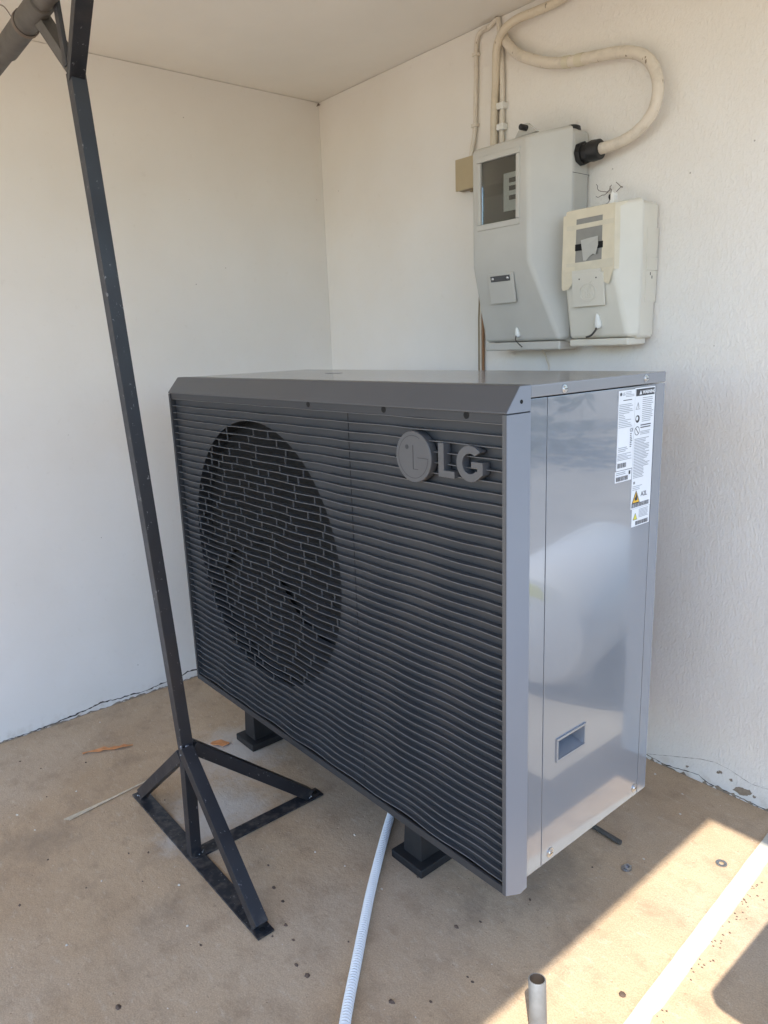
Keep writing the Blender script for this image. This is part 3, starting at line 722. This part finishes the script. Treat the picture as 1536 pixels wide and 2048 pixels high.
for x in (-.024, .026): lathe('flap_rivet', on2(x, .028, -.0004), nrm2, [(0, .0022), (.0006, .002)], M['wire'], fl2, 10)
seal(b2, (1.3245, -.1125, 1.270), up2, nrm2, M['seal'], .0105, .036)
tube('seal_wire', smoothpath([(1.3245, -.117, 1.236), (1.322, -.124, 1.224), (1.310, -.123, 1.214), (1.296, -.122, 1.2105)], 4), .0026, M['wire'], b2, 8)
prism('hanging_ear', [(1.352, 1.528), (1.352, 1.552), (1.357, 1.558), (1.362, 1.552), (1.362, 1.528)], 1, -.118, -.100, M['seal'], b2, .0015)
lathe('ear_hole', (1.3515, -.109, 1.546), (-1, 0, 0), [(0, .007), (.006, .007)], M['black'], b2, 14)
for z0, z1, ex in ((1.4005, 1.4705, .0012), (1.369, 1.3995, .0022), (1.292, 1.368, .0012)):
    box('shell_clip', (1.4188, -.055, z0), (1.4188+ex, -.004, z1), M['gbox2'], b2, .0005)
for z in (1.360, 1.352): box('clip_slot', (1.4200, -.036+(1.36-z), z-.003), (1.4204, -.033+(1.36-z), z+.004), M['ink'], b2)
# frayed threads above it
fr = thing('frayed_string', 'loose frayed dark string tangled on the wall above the cream meter box', 'string', (1.28, -.004, 1.59))
rf = random.Random(9)
for k_ in range(3):
    a = rf.uniform(0, 6.28); p = Vector((1.283+rf.uniform(-.008, .01), -.006, 1.590+rf.uniform(-.008, .01))); pts = [p.copy()]
    for i in range(9):
        a += rf.uniform(-.9, .9); p = p+Vector((math.cos(a)*.006, rf.uniform(-.003, .001), math.sin(a)*.006)); p.y = min(p.y, -.003); pts.append(p.copy())
    tube('thread', pts, .0008, M['thread'], fr, 5)
tube('thread', smoothpath([(1.357, -.108, 1.552), (1.345, -.06, 1.575), (1.315, -.01, 1.583), (1.295, -.006, 1.60)], 4), .0009, M['thread'], fr, 5)

# ------------------------------------------------------------------ junction box, cables
jb = thing('junction_box', 'small beige junction box on the wall beside the tall grey meter box', 'junction box', (.78, 0, 1.67))
box('box_body', (.746, -.027, 1.668), (.855, -.001, 1.756), M['jbe'], jb, .001)
box('box_lid', (.7445, -.0345, 1.6665), (.8565, -.0275, 1.7575), M['jbox'], jb, .0015)
lathe('cable_entry', (.80, -.014, 1.668), (0, 0, -1), [(0, .011), (.008, .010)], M['jbe'], jb, 14)
c1 = thing('cable_conduit', 'thick cream cable looping over the wall into the black gland', 'cable', (1.27, -.03, 1.67))
p1 = smoothpath([(.908, -.004, 2.062), (.920, -.012, 2.050), (.941, -.022, 2.026), (.985, -.03, 1.984), (1.04, -.03, 1.953), (1.10, -.03, 1.928), (1.161, -.03, 1.914), (1.237, -.03, 1.904), (1.32, -.032, 1.890), (1.378, -.036, 1.864), (1.411, -.04, 1.825), (1.424, -.043, 1.778), (1.413, -.045, 1.730), (1.375, -.045, 1.698), (1.327, -.045, 1.683), (1.262, -.045, 1.679), (1.2155, -.045, 1.679)], 7)
tube('sheath', p1, .0140, M['cable'], c1, 16)
for x, z, dx in ((1.150, 1.917, .016), (1.192, 1.910, .016)):
    q = [p for p in p1 if abs(p.x-x) < .014]
    tube('tape_wrap', q, 0.0152, M['tapes'], c1, 16)
c2 = thing('worn_cable', 'worn cream cable running down from the ceiling corner behind the tall meter box', 'cable', (.89, -.02, 1.72))
p2 = smoothpath([(1.36, -.016, 2.105), (1.22, -.018, 2.092), (1.119, -.02, 2.073), (1.045, -.024, 2.070), (.985, -.036, 2.066), (.945, -.042, 2.050), (.917, -.036, 2.022), (.902, -.024, 1.980), (.893, -.015, 1.93), (.889, -.015, 1.88), (.886, -.015, 1.80), (.885, -.015, 1.70)], 6)
tube('sheath', p2, .0113, M['cable2'], c2, 14)
c3 = thing('flat_cable', 'slim cream cable with square clips between the worn cable and the gland', 'cable', (.92, -.01, 1.72))
tube('sheath', smoothpath([(.897, -.008, 2.104), (.906, -.010, 2.05), (.912, -.010, 1.98), (.914, -.010, 1.90), (.912, -.010, 1.80), (.912, -.010, 1.70)], 5), .0078, M['cable3'], c3, 10)
for z in (1.872, 1.816): box('cable_clip', (.901, -.023, z-.0085), (.927, -.001, z+.0085), M['seal'], c3, .002)
c4 = thing('thin_cable', 'thin cream cable dropping from the ceiling to the beige junction box', 'cable', (.81, -.01, 1.756))
tube('sheath', smoothpath([(.893, -.008, 2.104), (.862, -.009, 2.092), (.827, -.009, 2.088), (.813, -.009, 2.062), (.811, -.009, 1.98), (.808, -.009, 1.90), (.805, -.010, 1.83), (.797, -.014, 1.78), (.793, -.016, 1.757)], 6), .0068, M['cable3'], c4, 10)
for x, z in ((.8125, 2.035), (.850, 2.091), (.8065, 1.845)): box('cable_clip', (x-.0095, -.0185, z-.005), (x+.0095, -.001, z+.005), M['cable3'], c4, .0015)
c5 = thing('brown_cables', 'brown and cream wires running down the wall below the tall meter box', 'cable', (.83, -.008, 1.0))
tube('brown_wire', [(.843, -.007, 1.50), (.831, -.007, 1.28), (.830, -.007, .95)], .0048, M['brown'], c5, 8)
tube('cream_wire', [(.834, -.006, 1.50), (.8215, -.006, 1.28), (.8205, -.006, .95)], .0042, M['cable3'], c5, 8)
tube('brown_wire', [(.825, -.005, 1.50), (.8125, -.005, 1.28), (.812, -.005, .95)], .0034, M['jbe'], c5, 8)
c6 = tag(tube('thin_wire', smoothpath([(1.080, -.03, 1.182), (1.079, -.012, 1.165), (1.083, -.006, 1.145), (1.088, -.005, 1.125), (1.086, -.005, 1.05)], 5), .0023, M['cable3']), 'short thin white wire dangling under the tall grey meter box', 'wire')
tag(mesh('cobweb_clump', [Vector((.004, -.004, 2.1))+Vector([rb.uniform(-.012, .012) if i != 2 else rb.uniform(-.010, .004) for i in range(3)])+Vector((.010, -.010, 0)) for k_ in range(8)], [(0, 1, 2), (2, 3, 4), (4, 5, 6), (6, 7, 0), (1, 3, 5), (0, 2, 4)], M['thread'], smooth=0), 'tiny dark cobweb clump in the ceiling corner', 'cobweb')

# ------------------------------------------------------------------ hose and small things on the floor
hp_pts = smoothpath([(1.02, -.55, .011), (1.085, -.64, .011), (1.150, -.726, .011), (1.226, -.821, .011), (1.324, -.937, .011), (1.395, -1.016, .011), (1.461, -1.088, .011), (1.548, -1.182, .011), (1.68, -1.31, .011)], 8)
seglen = [0]
for a, b in zip(hp_pts[:-1], hp_pts[1:]): seglen.append(seglen[-1]+(b-a).length)
def at(s):
    for i in range(1, len(seglen)):
        if s <= seglen[i]: return hp_pts[i-1].lerp(hp_pts[i], (s-seglen[i-1])/(seglen[i]-seglen[i-1]))
    return hp_pts[-1]
ring_n = int(seglen[-1]/.0062); pts, rad = [], []
for i in range(ring_n):
    for fr_, q in ((.0, .0088), (.22, .0110), (.62, .0110), (.85, .0088)): pts.append(at((i+fr_)*.0062)); rad.append(q)
tag(tube('drain_hose', pts, rad, M['hose'], None, 12, smooth=50), 'white corrugated drain hose running out from under the heat pump', 'hose')
tag(tube('steel_rod', [(1.40, -.375, .006), (1.531, -.380, .006), (1.612, -.385, .006)], .0062, M['rod'], None, 10), 'short dark rod poking out from under the heat pump', 'rod')
pp = thing('pipe_stub', 'upright open grey steel pipe stub at the bottom edge', 'pipe', (1.79, -.93, 0))
ax = Vector((-.012, .010, .105)).normalized(); pb = Vector((1.7895, -.931, -.002))
lathe('pipe_wall', pb, ax, [(0, .0158), (.106, .0158), (.107, .0152), (.107, .0134)], M['galv'], pp, 28, caps=False)
lathe('pipe_bore', pb, ax, [(.1069, .0134), (.104, .013), (.02, .013), (.019, .001)], M['bore'], pp, 28, caps=False)
nt_ = thing('hex_nut', 'small zinc hex nut lying on the shaded concrete', 'nut', (1.669, -.446, 0))
lathe('nut_body', (1.669, -.446, .0003), (.1, -.1, 1), [(0, .0095), (.007, .0095), (.0072, .0052), (.002, .005)], M['zinc'], nt_, 6, 20)
lathe('nut_flange', (1.666, -.449, .0002), (0, 0, 1), [(0, .0105), (.002, .0105), (.0022, .0055)], M['zinc'], nt_, 20)
ws = []
for q, z in ((.0055, .0004), (.0125, .0004), (.0125, .0024), (.0055, .0024)):
    ws += [(1.807+q*math.cos(a), -.273+q*math.sin(a), z) for a in [i*2*math.pi/28 for i in range(28)]]
tag(mesh('steel_washer', ws, [(28*k+i, 28*k+(i+1) % 28, 28*((k+1) % 4)+(i+1) % 28, 28*((k+1) % 4)+i) for k in range(4) for i in range(28)], M['zinc'], smooth=30), 'round flat steel washer lying on the sunlit concrete', 'washer')
st = thing('dry_straw', 'pale dry straw stalks lying beside the foot of the black post', 'straw', (.545, -1.25, 0))
for k_ in range(4):
    o = (k_-1.5)*.0045
    tube('stalk', smoothpath([(.561+o, -1.370+o*.7, .002), (.556+o*.6, -1.30, .003), (.548+o*.25, -1.22, .003), (.534, -1.126+.01*k_, .002)], 4), .0014, M['straw'], st, 6)
def peel(pts, label, loc):
    rp = random.Random(len(pts)); vs, fs = [], []
    for i, (x, y, z, wd) in enumerate(pts):
        t = Vector(pts[min(i+1, len(pts)-1)][:3])-Vector(pts[max(i-1, 0)][:3]); s = Vector((-t.y, t.x, 0)).normalized()*wd
        p = Vector((x, y, z+.002)); vs += [p-s+Vector((0, 0, rp.uniform(0, .006))), p+Vector((0, 0, .003)), p+s+Vector((0, 0, rp.uniform(0, .006)))]
        vs += [v-Vector((0, 0, .0018)) for v in vs[-3:]]
    for i in range(len(pts)-1):
        a = 6*i; fs += [(a, a+1, a+7, a+6), (a+1, a+2, a+8, a+7), (a+3, a+9, a+10, a+4), (a+4, a+10, a+11, a+5), (a, a+6, a+9, a+3), (a+2, a+5, a+11, a+8)]
    n = 6*(len(pts)-1); fs += [(0, 3, 4, 1), (1, 4, 5, 2), (n, n+1, n+4, n+3), (n+1, n+2, n+5, n+4)]
    return tag(mesh('orange_peel', vs, fs, M['peel'], smooth=60), label, 'orange peel')
peel([(.258, -1.229, .001, .004), (.262, -1.215, .001, .003), (.267, -1.200, .001, .0035), (.276, -1.182, .002, .008), (.280, -1.170, .003, .009), (.288, -1.158, .002, .004), (.296, -1.145, .002, .005), (.303, -1.130, .003, .008), (.309, -1.118, .002, .008), (.314, -1.105, .001, .004), (.318, -1.092, .002, .0015)], 'long curled strip of dry orange peel left of the black post', 0)
peel([(.485, -.905, .001, .004), (.497, -.899, .002, .012), (.508, -.886, .004, .014), (.518, -.878, .003, .012), (.530, -.866, .002, .005)], 'small crumpled bit of orange peel in the dust near the far rubber foot', 0)
# stone-like crumbs, holes and flakes
dark = [(1.154, -1.09), (1.205, -1.098), (1.082, -1.061), (1.268, -1.13), (1.275, -1.168), (1.313, -1.141), (1.371, -1.17), (1.407, -1.169), (1.192, -1.292), (1.221, -1.477), (1.207, -1.145), (.806, -1.296), (.837, -1.258), (.855, -1.416), (.159, -1.386), (.411, -1.379), (.66, -1.136), (.246, -1.349), (1.52, -.863), (1.545, -.816), (1.355, -.823), (1.563, -1.083), (1.622, -.937), (1.636, -.938), (1.613, -1.028), (1.395, -1.057), (1.577, -.688), (1.611, -.501), (1.491, -.715), (.806, -1.548), (.926, -1.309), (.309, -1.236), (.69, -1.455)]
big = {(1.407, -1.169): 2., (1.268, -1.13): 1.5, (1.371, -1.17): 1.4, (1.221, -1.477): 1.7, (1.205, -1.098): 1.3, (1.52, -.863): 1.5, (1.563, -1.083): 1.9, (1.154, -1.09): 1.5}
light = [(.996, -1.25), (.998, -1.504), (.857, -1.381), (.442, -1.464), (.544, -1.445), (.444, -1.307), (.091, -1.117), (1.651, -.171), (1.677, -.389), (1.613, -.087), (1.515, -.055), (1.125, -1.29), (1.121, -.95), (1.211, -.926), (1.328, -.909), (1.138, -.84)]
rg = random.Random(21)
def crumbs(name, spots, mat, small, r0, extra):
    vs, fs = [], []
    pool = [(x, y, r0*big.get((x, y), rg.uniform(.7, 1.1))) for x, y in spots]
    for _ in range(extra):
        x, y = rg.uniform(.05, 2.0), rg.uniform(-1.75, -.05); pool.append((x, y, small*rg.uniform(.5, 1.3)))
    for x, y, q in pool:
        k = len(vs); a0 = rg.uniform(0, 6.28)
        for i in range(6):
            a = a0+i*math.pi/3; u = rg.uniform(.6, 1.25); vs.append((x+q*u*math.cos(a), y+q*u*.75*math.sin(a), .0002))
        for i in range(3):
            a = a0+i*2.09+.3; vs.append((x+q*.5*math.cos(a), y+q*.4*math.sin(a), q*rg.uniform(.35, .7)))
        fs += [(k+i, k+(i+1) % 6, k+6+i//2) for i in range(6)] + [(k+1+2*i, k+(2+2*i) % 6, k+6+(i+1) % 3, k+6+i)[:4] for i in range(3)] + [(k+6, k+7, k+8)]
    return stuff(mesh(name, vs, fs, mat, smooth=0))
crumbs('floor_grit', dark, M['gritd'], .0012, .0042, 35)
crumbs('floor_flakes', light, M['gritl'], .0014, .0044, 130)
rg2 = random.Random(4); edge = []
for i in range(70):
    y = -rg2.uniform(.15, 1.0); edge.append((1.868+.0578*-y+abs(rg2.gauss(0, .012)), y))
crumbs('kerb_crumbs', edge, M['gritd'], .001, .0026, 0)
tag(lathe('stone_chip', (1.845, -.750, -.001), (.2, .1, 1), [(0, .007), (.003, .0065), (.005, .003)], M['gritd'], None, 7, 20), 'lone brown stone chip on the sunny concrete left of the white strip', 'stone')

# ------------------------------------------------------------------ beyond the frame: what the glossy side mirrors and what shades the floor
tb = thing('shadow_caster_table', 'unseen white table added to cast the rounded shadow on the floor', 'table', (2.65, -.72, 0))  # unseen, added only so its top throws the rounded floor shadow
rc = .022; pl = []
for cx, cy, a0 in ((2.95-rc, -.46-rc, 0), (2.31+rc, -.46-rc, 90), (2.31+rc, -1.01+rc, 180), (2.95-rc, -1.01+rc, 270)):
    pl += [(cx+rc*math.cos(R(a0+i*15)), cy+rc*math.sin(R(a0+i*15))) for i in range(7)]
prism('shadow_caster_top', pl, 2, .77, .80, M['tank'], tb, .004)
for x in (2.40, 2.86):
    for y in (-.93, -.54): tube('shadow_caster_leg', [(x, y, 0), (x, y, .77)], .02, M['tank'], tb, 12)
tk = thing('water_tank', 'white horizontal cylinder tank standing on the lower ground, mirrored in the silver side', 'tank', (3.9, 2.0, -.9))
A = Vector((3.5, 1.47, -.47)); D = Vector((.22, .97, 0)).normalized()
lathe('tank_shell', A, D, [(-.10, .02), (-.09, .16), (-.06, .32), (0, .36), (.05, .385), (1.2, .385), (1.26, .35), (1.32, .25), (1.35, .02)], M['tank'], tk, 40)
lathe('tank_badge', A+Vector((0, 0, .20)), -D, [(.052, .06), (.075, .10), (.078, .09)], M['lime'], tk, 20)
for s in (.25, 1.0):
    p = A+D*s; prism('tank_saddle', [(p.x-.25, -.9), (p.x+.25, -.9), (p.x+.28, -.62), (p.x-.28, -.62)], 1, p.y-.06, p.y+.06, M['gbox'], tk)
rl = random.Random(12); vs, fs = [], []
for k_ in range(26):
    a = -1.0+2.6*k_/26+rl.uniform(-.05, .05); dd = rl.uniform(11, 17); c = Vector((2+dd*math.cos(a), dd*math.sin(a), rl.uniform(.6, 2.4))); q = rl.uniform(1.2, 2.2)
    for i in range(260):
        v = Vector((rl.gauss(0, 1), rl.gauss(0, 1), rl.gauss(0, 1))).normalized()*q*rl.uniform(.35, 1.05); v.z *= 1.15
        p = c+v; u = Vector((rl.uniform(-1, 1), rl.uniform(-1, 1), rl.uniform(-1, 1))).normalized()*.2; s = u.orthogonal().normalized()*.13; k2 = len(vs)
        vs += [p-u, p-s, p+u, p+s]; fs.append((k2, k2+1, k2+2, k2+3))
stuff(mesh('woodland', vs, fs, M['leaf'], smooth=0, fixn=False))
